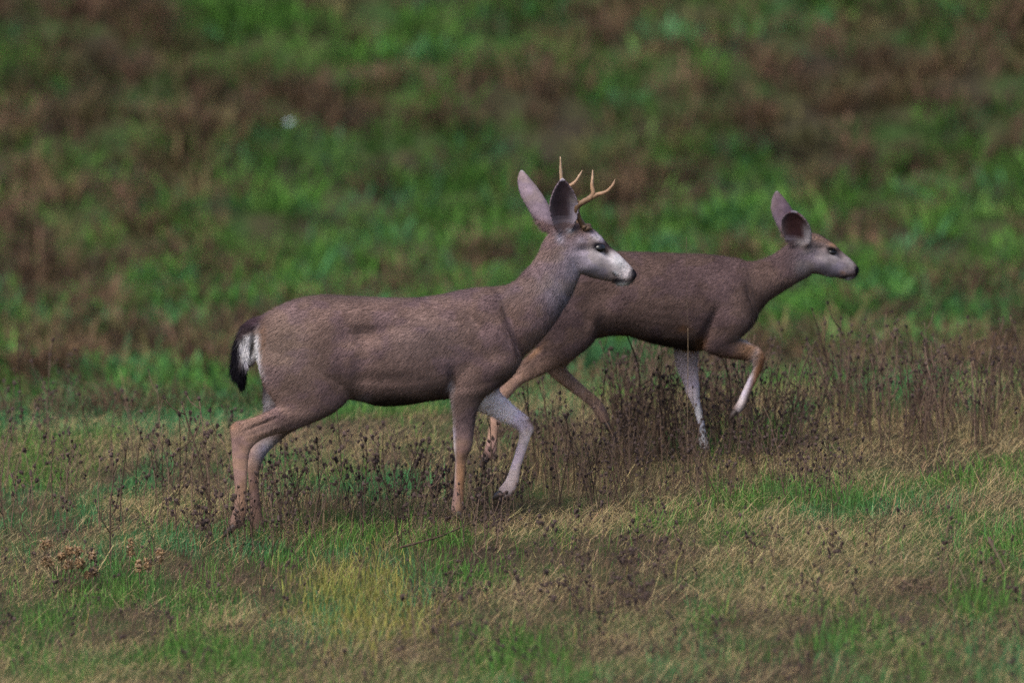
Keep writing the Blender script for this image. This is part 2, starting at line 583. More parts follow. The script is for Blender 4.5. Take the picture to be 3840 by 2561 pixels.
# ------------------------------------------------------------------ the buck
WHITE = np.array([0.60, 0.57, 0.58]); BLACK = np.array([0.006, 0.005, 0.007])
COAT = np.array([0.150, 0.096, 0.082]); COAT_D = np.array([0.105, 0.072, 0.066])
DARKB = np.array([0.045, 0.030, 0.026]); TAN = np.array([0.26, 0.145, 0.085]); PINK = np.array([0.27, 0.165, 0.122])
GREY = np.array([0.27, 0.225, 0.235]); PALE = np.array([0.40, 0.345, 0.35]); RUST = np.array([0.20, 0.095, 0.045])

def up_at(px, py, y0, d): return unproj(px, py, y0 + d)

YB = 0.0
buck = dict(voxel=0.0044, smooth=4, base=COAT, hairs=150000, leg_line=1600,
    tail_zone=(895, 1340, 30, 110, 0), neck_zone=(2060, 1100, 110, 150, 0), face_zone=(2270, 965, 120, 85, 0),
    eye=(2250, 926, 0.0195), limbs=[], ears=[], sculpt=[], paint=[])
buck['limbs'] = [
 dict(k=36, p=2.55, S=[(958,1208,950,1300,.05),(975,1192,968,1350,.085),(1005,1172,985,1405,.115),(1055,1146,1040,1450,.145),(1120,1121,1120,1480,.16),(1209,1108,1215,1492,.168),(1307,1112,1330,1497,.168),
   (1421,1118,1420,1519,.178),(1552,1119,1520,1516,.182),(1650,1108,1625,1499,.176),(1731,1090,1715,1490,.162),(1813,1079,1800,1479,.146),(1868,1079,1862,1456,.125),(1905,1105,1922,1410,.10),(1928,1160,1958,1350,.065)]),
 dict(k=28, S=[(1770,1120,1890,1410,.105),(1850,1080,1955,1345,.10),(1905,1067,2022,1283,.090),(1950,1040,2072,1222,.082),(1985,1001,2112,1162,.076),(2017,955,2146,1104,.071),(2040,908,2172,1042,.066),(2060,872,2188,1012,.060)]),
 dict(k=28, p=2.3, S=[(2066,856,2128,1012,.052),(2118,838,2170,1024,.061),(2168,838,2200,1032,.067),(2208,850,2224,1042,.068),(2250,883,2246,1047,.063),(2288,925,2272,1052,.049),(2318,950,2297,1058,.040),
   (2346,978,2320,1070,.034),(2368,1001,2343,1071,.031),(2383,1019,2362,1065,.025),(2389,1032,2374,1056,.014)]),
 # near hind leg
 dict(k=26, yc=-.10, S=[(1030,1190,1260,1170,.045,-.08),(985,1280,1305,1270,.062,-.082),(975,1340,1322,1340,.074,-.086),(982,1405,1327,1405,.075,-.088),(1006,1465,1318,1478,.066,-.092),(1040,1518,1266,1537,.055,-.100),(1012,1540,1190,1577,.046,-.107),
   (966,1560,1110,1608,.035,-.108),(922,1574,1022,1632,.028,-.108),(884,1581,975,1652,.026,-.108),(864,1604,944,1680,.024,-.108),(868,1655,934,1708,.021,-.108),(871,1731,930,1738,.018,-.108),(878,1800,927,1802,.0165,-.108),(881,1868,925,1870,.017,-.108),
   (868,1932,922,1938,.021,-.108),(852,1962,900,1982,.018,-.108)]),
 # far hind leg
 dict(k=24, yc=.10, S=[(1050,1200,1270,1200,.045,.08),(1000,1300,1300,1300,.072,.085),(988,1400,1305,1400,.080,.09),(990,1490,1270,1500,.062,.10),(988,1558,1175,1575,.046,.10),(962,1620,1085,1625,.034,.10),(930,1690,1010,1690,.027,.10),
   (924,1732,980,1742,.022,.10),(932,1800,971,1802,.017,.10),(936,1880,976,1880,.017,.10),(938,1950,988,1950,.02,.10),(952,1985,992,1985,.018,.10)]),
 # near front leg
 dict(k=26, yc=-.10, S=[(1730,1170,1860,1150,.04,-.085),(1700,1260,1920,1260,.055,-.095),(1690,1340,1948,1340,.060,-.094),(1688,1410,1918,1405,.060,-.098),(1688,1462,1852,1462,.056,-.105),(1694,1505,1810,1497,.044,-.106),(1702,1553,1787,1550,.036,-.106),(1700,1620,1777,1620,.030,-.106),
   (1702,1678,1769,1678,.028,-.106),(1707,1726,1750,1722,.021,-.106),(1705,1785,1744,1785,.018,-.106),(1701,1840,1739,1840,.018,-.106),(1694,1885,1740,1885,.021,-.106),(1692,1918,1738,1920,.018,-.106)]),
 # far front leg, lifted
 dict(k=24, yc=.09, S=[(1710,1240,1860,1220,.045),(1730,1360,1900,1360,.056),(1750,1470,1890,1425,.055),(1785,1532,1872,1464,.046),(1838,1557,1908,1504,.037),(1892,1583,1952,1542,.031),(1928,1600,1984,1567,.028),(1945,1616,2001,1604,.027),
   (1946,1642,1987,1645,.021),(1933,1692,1970,1698,.017),(1914,1752,1951,1758,.0165),(1898,1793,1944,1806,.019),(1884,1815,1925,1845,.019),(1868,1832,1893,1868,.016)]),
 # tail
 dict(k=16, S=[(985,1182,1000,1260,.050),(938,1198,975,1270,.046),(903,1226,968,1300,.044),(884,1266,966,1334,.040),(872,1313,956,1362,.038),(866,1366,930,1382,.036),(866,1405,924,1410,.031),(886,1432,921,1435,.021),(902,1458,914,1458,.008)]),
]
prof_leaf = ([0, .1, .25, .45, .62, .8, .92, 1.0], [.40, .62, .86, 1.0, .94, .66, .36, .08])
E_COL = dict(in_dark=np.array([0.052,0.034,0.034]), rim=np.array([0.15,0.112,0.115]), tuft=np.array([0.36,0.31,0.32]), back=np.array([0.17,0.122,0.125]), tipc=np.array([0.30,0.27,0.28]))
buck['ears'] = [
 dict(args=(up_at(2118,872,YB,-.055), up_at(2110,673,YB,-.125), (1,0.10,0.03), (0.30,-1,0.1), .061, .50, .0145, prof_leaf), **E_COL),
 dict(args=(up_at(2062,876,YB,.045), up_at(1957,640,YB,.12), (0.90,0.05,-0.40), (-0.1,1,0.1), .068, .36, .0145, prof_leaf), **dict(E_COL, back=np.array([0.20,0.15,0.155]))),
]
buck['sculpt'] = [
 (1375,1250,70,40,-10,-17), (1455,1235,90,30,-8,-6), (1250,1200,60,40,-20,5), (1318,1330,30,120,2,5), (1352,1390,40,80,0,-3), (1230,1300,90,110,0,6), (1500,1340,150,110,0,4),
 (1815,1265,95,85,0,9), (1945,1285,18,85,-12,-8), (1910,1180,22,60,-20,-9), (1790,1215,22,80,-38,-7), (1700,1425,18,50,0,-10), (1880,1370,50,35,-20,7),
 (1800,1440,90,14,-12,-2), (948,1290,7,50,4,-12), (1100,1400,60,80,0,5), (985,1588,60,7,-22,-5), (1010,1612,70,9,-22,3), (1600,1230,90,60,-10,5), (1450,1420,120,24,0,-4),
 (2135,960,24,36,0,4), (2210,1000,34,26,0,5), (2185,940,24,14,0,-5), (2282,962,26,9,38,-4), (2318,1036,16,6,25,-3), (2090,1090,16,80,-28,4), (2035,1050,14,80,-30,-3),
 (1730,1700,10,30,0,3), (1965,1600,8,40,-20,-3),
]
buck['paint'] = [
 # coat: darker spine and neck ridge, warmer haunch
 (COAT_D, 1450,1105,500,26,0,.55), (COAT_D, 1930,1090,70,40,-25,.7), (np.array([.175,.122,.098]), 1080,1300,110,140,0,.6), (np.array([.175,.125,.118]), 1600,1280,160,90,0,.35),
 (GREY*.62, 2105,1110,70,110,-30,.7), (GREY*.72, 2155,1010,40,60,0,.6),
 # belly and behind the elbow
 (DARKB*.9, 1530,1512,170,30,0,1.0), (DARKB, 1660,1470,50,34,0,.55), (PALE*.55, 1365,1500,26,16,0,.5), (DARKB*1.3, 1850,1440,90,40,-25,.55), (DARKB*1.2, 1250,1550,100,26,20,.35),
 # legs
 (PINK*1.05, 930,1780,120,170,0,.9), (TAN*.75, 915,1880,22,110,0,.5), (TAN*1.05, 872,1592,24,17,0,.9), (PINK*1.2, 930,1655,48,12,-28,.6), (COAT_D, 1010,1600,90,13,-18,.5), (PINK*1.05, 960,1567,70,11,-16,.5),
 (PALE*.8, 1010,1500,26,50,20,.85,'inside'), (np.array([.26,.24,.27]), 1000,1690,45,60,30,.8,'far'), (PINK*.55, 962,1860,34,130,0,.8,'far'),
 (COAT_D*1.05, 1740,1580,60,110,0,.6,'near'), (TAN*.85, 1740,1820,50,130,0,.9,'near'), (PALE*1.1, 1698,1690,9,140,0,1.0,'near'), (PINK, 1705,1880,22,60,0,.6,'near'), (RUST*.9, 1735,1850,14,100,0,.4,'near'), (PALE*.8, 1690,1452,8,16,0,.6,'near'),
 (np.array([.78,.64,.64]), 1880,1530,130,75,25,1.0,'far'), (np.array([.68,.53,.50]), 1945,1700,60,160,15,1.0,'far'), (PINK, 1950,1760,12,90,15,.4,'far'), (TAN*.9, 1995,1580,18,26,-30,.75,'far'), (COAT*1.0, 1800,1440,60,40,0,.6,'far'),
 # rump patch and tail; grey stripe between tail and buttock is painted-in shade
 (WHITE*1.05, 936,1308,34,44,4,1.6), (WHITE*.9, 968,1310,12,60,0,.9), (WHITE*.8, 965,1385,18,50,-20,.9,'rear'), (RUST*.8, 990,1290,12,60,0,.5), (RUST*.8, 965,1240,34,10,-10,.35), (RUST*.7, 985,1425,12,45,-25,.6),
 (np.array([.05,.030,.032]), 940,1208,60,24,-28,1.0), (np.array([.016,.010,.013]), 893,1250,24,42,30,1.3), (BLACK, 878,1325,20,66,8,1.5), (BLACK, 894,1400,36,44,0,1.4), (BLACK, 908,1448,16,20,0,1.3), (WHITE*.75, 914,1310,9,42,-8,.9), (np.array([.17,.155,.15]), 948,1305,7,44,4,1.1), (np.array([.03,.02,.022]), 925,1238,40,12,-25,1.1),
 # face
 (GREY*.80, 2200,975,90,80,0,.75), (PALE*.72, 2225,985,60,50,30,.55), (PALE*1.1, 2330,1000,60,36,40,.85), (WHITE*.78, 2322,985,40,22,42,.75), (PALE*1.25, 2240,888,34,14,30,.85), (PALE*1.2, 2250,950,34,14,20,.8), (PALE*.8, 2180,905,14,18,0,.4),
 (np.array([.11,.082,.078]), 2192,918,34,9,8,.75), (np.array([.09,.066,.06]), 2160,860,26,22,0,.5), (TAN*.8, 2205,862,26,14,20,.7), (DARKB, 2284,914,13,26,-38,1.3,'mid',.06), (DARKB*.8, 2225,850,16,14,30,.8),
 (BLACK*1.3, 2250,926,28,17,8,1.3), (DARKB, 2272,938,14,8,40,1.0), (DARKB, 2273,940,10,14,0,.7), (DARKB*1.1, 2310,1034,20,5,40,1.2), (WHITE*.8, 2312,1024,16,5,35,.7), (BLACK*1.3, 2328,1053,22,9,8,1.8), (BLACK, 2381,1032,14,24,-12,1.5), (DARKB, 2364,1050,16,10,0,.7), (WHITE*.85, 2340,1068,22,8,0,1.2), (PALE*1.2, 2345,1030,18,12,0,.7),
 (DARKB*1.6, 2318,1000,20,10,30,.25), (PALE, 2105,890,14,22,-20,.7), (WHITE*.6, 2140,865,10,10,0,.6),
]
buck['hooves'] = [(880,1968,836,2014,.021,-.108), (968,1984,990,2022,.020,.10), (1715,1916,1726,1956,.021,-.106), (1884,1846,1846,1872,.019,.09)]
buck['antlers'] = [
 [([(2196,858,-.038),(2183,840,-.045),(2170,815,-.062),(2163,788,-.078),(2170,769,-.088),(2190,757,-.095),(2214,742,-.10),(2224,726,-.102),(2220,695,-.10),(2222,662,-.095),(2223,638,-.092)], [17,13.5,12,12,12.5,12.5,12.5,10.5,8,5,1.5]),
  ([(2210,745,-.10),(2240,731,-.105),(2271,721,-.11),(2291,704,-.112),(2301,688,-.11),(2307,672,-.108)], [9,9.5,8,6.5,4.5,1.5]),
  ([(2170,770,-.088),(2168,760,-.095),(2169,752,-.10)], [6,4,2]),
  ([(2188,862,-.036),(2202,850,-.038),(2214,846,-.03)], [12,13.5,8]),
  ([(2192,864,-.05),(2206,856,-.052),(2218,858,-.04)], [7,8,6]), ([(2186,858,-.055),(2190,852,-.06),(2196,848,-.058)], [5,7,4])],
 [([(2190,852,.036),(2172,835,.045),(2150,800,.07),(2128,760,.09),(2112,720,.10),(2106,680,.10),(2103,640,.098),(2101,588,.09)], [15,13,12,11.5,10.5,8.5,6.5,1.5]),
  ([(2112,716,.10),(2132,701,.105),(2156,684,.11),(2172,661,.112),(2183,640,.11)], [8,9,7.5,5.5,1.5])],
]
build_deer('buck', 'antlered grey-brown buck with black tail walking in front of the doe', buck, YB, (1400, 1990))

# ------------------------------------------------------------------ the doe
YD = 1.4
doe = dict(voxel=0.0044, smooth=4, base=COAT*.70, hairs=130000, leg_line=1400,
    tail_zone=(1930, 1150, 25, 60, 0), neck_zone=(2930, 1010, 90, 70, 0), face_zone=(3130, 965, 100, 75, 0),
    eye=(3120, 942, 0.0155))
doe['limbs'] = [
 dict(k=32, S=[(1935,1060,1945,1180,.05),(1972,1012,1985,1270,.10),(2050,966,2060,1300,.135),(2150,948,2160,1292,.150),(2250,944,2245,1266,.152),(2352,946,2345,1257,.160),(2450,948,2440,1284,.165),(2548,952,2540,1306,.160),(2646,955,2625,1314,.148),
   (2744,967,2715,1300,.130),(2790,977,2785,1258,.112),(2815,1000,2832,1208,.088),(2828,1050,2848,1165,.055)]),
 dict(k=26, S=[(2700,985,2770,1230,.098),(2775,979,2832,1190,.084),(2830,981,2880,1132,.070),(2880,965,2935,1094,.061),(2925,939,2982,1063,.055),(2957,916,3020,1044,.052),(2985,896,3045,1030,.049)]),
 dict(k=26, p=2.3, S=[(2985,890,3026,1026,.046),(3025,875,3055,1026,.053),(3068,879,3075,1029,.056),(3100,896,3096,1035,.054),(3134,921,3116,1039,.046),(3160,946,3140,1040,.036),(3185,967,3163,1045,.030),(3203,985,3183,1050,.027),(3216,1000,3202,1044,.021),(3223,1011,3213,1034,.012)]),
 dict(k=12, S=[(3098,914,3098,934,.006,-.048),(3120,918,3120,932,.008,-.050),(3142,930,3140,944,.006,-.043)]),
 dict(k=12, S=[(3098,914,3098,934,.006,.048),(3120,918,3120,932,.008,.050),(3142,930,3140,944,.006,.043)]),
 # near hind
 dict(k=24, yc=-.10, S=[(2000,1040,2200,1030,.045,-.07),(1962,1120,2240,1120,.068,-.08),(1958,1190,2245,1200,.076,-.085),(1985,1255,2228,1278,.068,-.09),(2012,1298,2160,1335,.055,-.095),(2000,1314,2078,1385,.042,-.095),(1968,1346,2010,1415,.033,-.095),(1915,1392,1955,1443,.027,-.095),
   (1862,1430,1922,1478,.024,-.095),(1842,1475,1893,1515,.021,-.095),(1838,1550,1880,1555,.017,-.095),(1829,1630,1868,1635,.0155,-.095),(1815,1690,1860,1697,.019,-.095),(1802,1712,1842,1726,.016,-.095)]),
 # far hind, stepping forward
 dict(k=24, yc=.09, S=[(2060,1050,2230,1050,.045,.07),(2020,1150,2250,1150,.068),(2022,1230,2235,1265,.068),(2036,1300,2175,1325,.050),(2036,1348,2135,1362,.035),(2054,1394,2124,1380,.026),(2100,1438,2152,1412,.021),(2160,1482,2198,1454,.018),(2206,1519,2244,1492,.018),(2232,1552,2270,1530,.020),(2252,1588,2288,1580,.017)]),
 # near front, lifted
 dict(k=24, yc=-.09, S=[(2660,1070,2770,1050,.040,-.075),(2636,1150,2815,1130,.056,-.08),(2625,1215,2822,1205,.062,-.085),(2632,1275,2795,1248,.056),(2655,1318,2776,1268,.046),(2702,1337,2792,1276,.038),(2752,1344,2818,1288,.032),(2800,1349,2849,1306,.027),(2825,1359,2869,1338,.025),
   (2826,1384,2859,1382,.019),(2800,1432,2832,1437,.0145),(2780,1476,2809,1482,.0145),(2764,1508,2797,1520,.018),(2746,1532,2776,1550,.015)]),
 # far front, standing
 dict(k=24, yc=.085, S=[(2560,1120,2700,1120,.045),(2540,1220,2670,1240,.052),(2532,1310,2622,1318,.044),(2542,1380,2616,1384,.034),(2564,1440,2622,1440,.027),(2573,1474,2623,1474,.026),(2594,1514,2627,1510,.018),(2611,1565,2637,1562,.0145),(2619,1618,2646,1616,.0145),(2621,1656,2655,1654,.018),(2630,1684,2661,1682,.016)]),
 dict(k=14, S=[(1960,1050,1975,1110,.04),(1930,1070,1945,1110,.035),(1908,1110,1930,1130,.03),(1905,1170,1940,1175,.028),(1915,1220,1935,1222,.01)]),
]
prof_round = ([0, .12, .3, .5, .7, .86, .95, 1.0], [.42, .72, .97, 1.04, .98, .74, .46, .14])
E_COL2 = dict(in_dark=np.array([0.058,0.026,0.026]), rim=np.array([0.15,0.12,0.122]), tuft=np.array([0.40,0.36,0.38]), back=np.array([0.105,0.072,0.082]), tipc=np.array([0.20,0.18,0.19]))
doe['ears'] = [
 dict(args=(up_at(2998,928,YD,-.046), up_at(2976,796,YD,-.115), (0.97,-0.18,-0.14), (0.08,-1,0.30), .063, .34, .0145, prof_round), **E_COL2),
 dict(args=(up_at(2975,910,YD,.035), up_at(2912,719,YD,.11), (0.92,0.12,-0.22), (-0.1,1,0.15), .056, .40, .0145, prof_leaf), **E_COL2),
]
doe['sculpt'] = [
 (2255,1110,70,50,0,-10), (2230,1200,20,80,15,6), (2700,1120,80,80,0,9), (2660,1230,16,70,20,-9), (2820,1110,16,60,-20,-8), (2450,1110,140,90,0,4), (2640,1290,20,30,0,-6), (2105,1150,80,90,0,6),
 (3085,985,30,24,0,4), (3075,930,20,10,0,-4), (3150,965,20,8,38,-3), (2760,1200,50,50,0,5), (2520,1290,90,18,0,-4),
]
DC = doe['base']
doe['paint'] = [
 (DC*.85, 2500,955,420,22,0,.5), (DC*1.22, 2750,1130,60,70,0,.5), (DC*1.12, 2420,1060,140,50,0,.4), (DC*1.25, 2900,1040,90,34,-28,.5), (DC*.7, 2940,970,60,16,-32,.5),
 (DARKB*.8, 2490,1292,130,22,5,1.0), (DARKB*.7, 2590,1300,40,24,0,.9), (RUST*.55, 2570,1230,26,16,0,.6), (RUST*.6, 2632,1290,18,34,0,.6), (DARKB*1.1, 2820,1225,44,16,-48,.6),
 (TAN*.95, 2830,1318,48,34,25,1.0,'near'), (PALE*.9, 2795,1278,28,7,25,.7,'near'), (RUST*.95, 2848,1410,26,90,15,.9,'near'), (PALE*1.0, 2800,1440,13,110,18,1.0,'near'), (RUST*.55, 2760,1335,80,12,4,.5,'near'),
 (np.array([.50,.39,.40]), 2585,1420,70,150,0,1.0,'far'), (WHITE*.7, 2622,1590,40,100,0,1.0,'far'),
 (PINK*1.2, 2060,1410,150,50,-20,.75,'near'), (PINK*1.4, 1930,1440,60,50,0,.9,'near'), (PINK*1.2, 1850,1600,60,140,0,.9,'near'), (TAN*.85, 2015,1318,40,9,-45,.8,'near'),
 (PINK*1.15, 2150,1440,110,90,40,1.0,'far'), (TAN*1.2, 2225,1480,34,18,38,.7,'far'), (RUST*.7, 2110,1445,70,9,40,.6,'far'), (PINK, 2250,1550,30,50,0,.8,'far'),
 (WHITE*.9, 1945,1150,30,60,0,1.0), (BLACK, 1918,1190,20,50,0,1.0),
 (GREY*.68, 3090,980,90,60,20,.75), (GREY*.8, 3150,1000,50,30,35,.7), (PALE*.62, 3188,985,26,12,45,.7), (TAN*.9, 3122,918,20,8,25,.8), (PINK*.7, 3070,895,34,12,20,.5), (DARKB*1.2, 3095,888,30,9,30,.8,'mid',.03), (DARKB, 3146,936,9,12,-30,.9),
 (BLACK*1.3, 3120,943,17,13,5,1.1), (PALE*.6, 3122,963,26,7,10,.6), (BLACK, 3217,1017,9,19,-8,1.5), (DARKB*.8, 3190,1032,24,6,-8,1.1), (BLACK*1.5, 3173,1038,10,7,0,1.1), (WHITE*.62, 3189,1047,14,6,0,1.1), (TAN, 3163,1022,12,7,20,.6),
 (WHITE*.62, 3100,1036,16,7,0,1.0), (PALE*.9, 3010,905,20,16,0,.6), (GREY*.5, 3030,945,20,14,0,.6), (np.array([.15,.13,.14]), 3010,1000,26,30,0,.5),
]
doe['hooves'] = [(1822,1716,1800,1752,.019,-.095), (2272,1584,2290,1620,.018,.09), (2758,1540,2736,1576,.016,-.09), (2646,1682,2654,1716,.018,.085)]
build_deer('doe', 'antlerless brown doe striding ahead with a raised foreleg behind the buck', doe, YD, (2400, 1700))

# ------------------------------------------------------------------ grass
def blades(P, h, yaw, lean, curve, wid, c_root, c_tip):
    """5-vertex bent blades. P (n,3) roots; lean = horizontal travel of the tip as a share of the height"""
    n = len(P)
    d = np.stack([np.cos(yaw), np.sin(yaw), np.zeros(n)], 1)
    tw = yaw + np.pi / 2 + rng.normal(0, 0.8, n)
    s = np.stack([np.cos(tw), np.sin(tw), np.zeros(n)], 1) * wid[:, None] / 2
    up = np.array([0, 0, 1.0])
    mid = P + d * (h * lean * (0.5 - curve))[:, None] + up * (h * 0.55)[:, None]
    L = np.sqrt(1 / (1 + lean ** 2 * 0.6))
    tip = P + d * (h * lean)[:, None] + up * (h * L * (1 - 0.5 * curve))[:, None]
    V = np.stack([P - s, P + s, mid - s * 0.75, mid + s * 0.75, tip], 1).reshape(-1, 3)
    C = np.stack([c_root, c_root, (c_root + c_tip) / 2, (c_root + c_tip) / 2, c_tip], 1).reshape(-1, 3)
    o = np.arange(n)[:, None] * 5
    F = (o + np.array([0, 1, 3, 2, 2, 3, 4])).reshape(-1)
    return V, F, np.tile([4, 3], n), C

def blade_object(name, sets, label, cat):
    V = []; F = []; K = []; C = []; n = 0
    for v, f, k, c in sets:
        V.append(v); F.append(f + n); K.append(k); C.append(c); n += len(v)
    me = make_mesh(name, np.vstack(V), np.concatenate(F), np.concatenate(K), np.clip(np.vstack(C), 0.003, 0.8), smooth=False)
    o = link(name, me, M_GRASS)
    tag(o, label, cat, kind='stuff')
    return o

G_GREEN = np.array([0.082, 0.178, 0.034]); G_TEAL = np.array([0.060, 0.170, 0.062]); G_YEL = np.array([0.255, 0.240, 0.062])
G_STRAW = np.array([0.375, 0.282, 0.140]); G_BROWN = np.array([0.160, 0.108, 0.064]); G_DARK = np.array([0.055, 0.038, 0.028])
G_PINK = np.array([0.190, 0.120, 0.085])

# patches of the near field, in photo pixels: x, y, rx, ry, strength
F_GREEN = [(640,2250,300,75,.9),(230,2300,200,80,.6),(850,2480,300,90,.6),(120,2440,160,70,.4),(1100,2090,220,50,.8),(1530,2015,190,55,1.0),(1760,2200,150,45,1.1),(2460,1985,140,38,1.1),(2660,1895,120,40,.9),(2960,1862,120,50,.8),
   (3200,1890,130,50,.75),(3430,1850,80,40,.8),(3620,1800,110,55,.9),(3780,1760,90,50,.9),(2720,2205,110,40,.8),(2660,2320,110,40,.8),(3800,2080,80,90,1.0),(3640,2290,110,50,.7),(3150,2400,120,60,.5),(140,1800,90,45,.8),(490,1850,70,45,.9),
   (1450,1870,90,50,1.0),(1270,1830,70,45,.8),(1960,2480,110,60,.6),(1220,2330,120,50,.6),(2160,1800,60,50,.5),(900,2480,160,60,.8),(2100,2080,60,40,.6),(3030,1720,50,40,.5),(480,2160,140,60,1.1),(700,2040,90,40,.6)]
F_STRAW = [(3300,1700,620,70,1.1),(2750,2080,330,90,1.0),(3200,2080,300,110,1.0),(3650,1960,220,70,.7),(1960,2240,200,70,.8),(430,1690,520,80,1.3),(520,1950,220,70,.8),(850,1900,200,60,.7),(1500,1930,160,40,.5),(2300,1760,260,50,.5),(1180,2190,200,70,.6),
   (3050,2230,260,70,.6),(2350,2450,200,90,.6),(1250,1690,300,55,.9),(3400,2420,200,70,.4)]
F_BROWN = [(500,2370,200,46,2.0),(180,2000,160,90,.7),(200,2420,160,60,.7),(1180,1960,170,70,.8),(1680,2320,150,60,.9),(1950,1930,200,60,.8),(2350,1680,260,70,.8),(3500,2200,240,120,.6),(3600,2480,240,90,.7),(60,1700,120,80,.4),(2300,2250,160,120,.6),(1000,2260,110,40,.5),(2900,2440,200,60,.5),(420,2080,120,50,.6)]
F_YEL = [(1320,2220,230,100,1.25),(1480,2340,190,80,.8),(1400,2440,200,60,.4)]
def wsum(px, py, L):
    s = np.zeros(len(px))
    for x, y, a, b, k in L: s += k * bump_px(px, py, (x, y, a, b, -4))
    return s

def field_points(n, x0, x1, y0, y1):
    x = rng.uniform(x0, x1, n); y = rng.uniform(y0, y1, n)
    P = np.stack([x, y, ground(x, y)], 1)
    px, py = proj(P)
    return P, px, py

def field_class(P, px, py):
    """weights of green, straw, brown, yellow for each root"""
    x, y = P[:, 0], P[:, 1]
    wob = 75
    qx = px + wob * (fbm(x * 4, y * 2) - 0.5) * 3; qy = py + wob * (fbm(x * 4 + 9, y * 2 + 3) - 0.5)
    a = fbm(x * 2.2 + 3, y * 1.0 + 8, 4); b = fbm(x * 2.6 + 31, y * 1.1 + 2, 4); c = fbm(x * 2.0 + 71, y * 0.9 + 55, 4)
    g = 0.36 - 0.10 * sstep(1700, 2300, px) * sstep(1850, 2050, py) + 2.2 * (a - 0.5) + 1.3 * (fbm(x * 9, y * 4) - 0.5) + wsum(qx, qy, F_GREEN)
    s = 0.46 + 0.08 * sstep(1700, 2300, px) + 1.9 * (b - 0.5) + 1.0 * (fbm(x * 8 + 30, y * 4) - 0.5) + wsum(qx, qy, F_STRAW)
    r = 0.58 + 1.9 * (c - 0.5) + wsum(qx, qy, F_BROWN)
    edge = sstep(2.7, 5.0, y + 2.0 * (fbm(x * 1.2 + 8, y * 0.6 + 2) - 0.5))
    g = g + 0.7 * edge; s = s * (1 - 0.6 * edge)
    yv = 0.05 + 1.2 * wsum(qx, qy, F_YEL)
    W = np.clip(np.stack([g, s, r, yv], 1), 0.02, None) ** 2.2
    return W / W.sum(1)[:, None]

def choose(W):
    u = rng.random(len(W))[:, None]
    return (np.cumsum(W, 1) < u).sum(1).clip(0, W.shape[1] - 1)

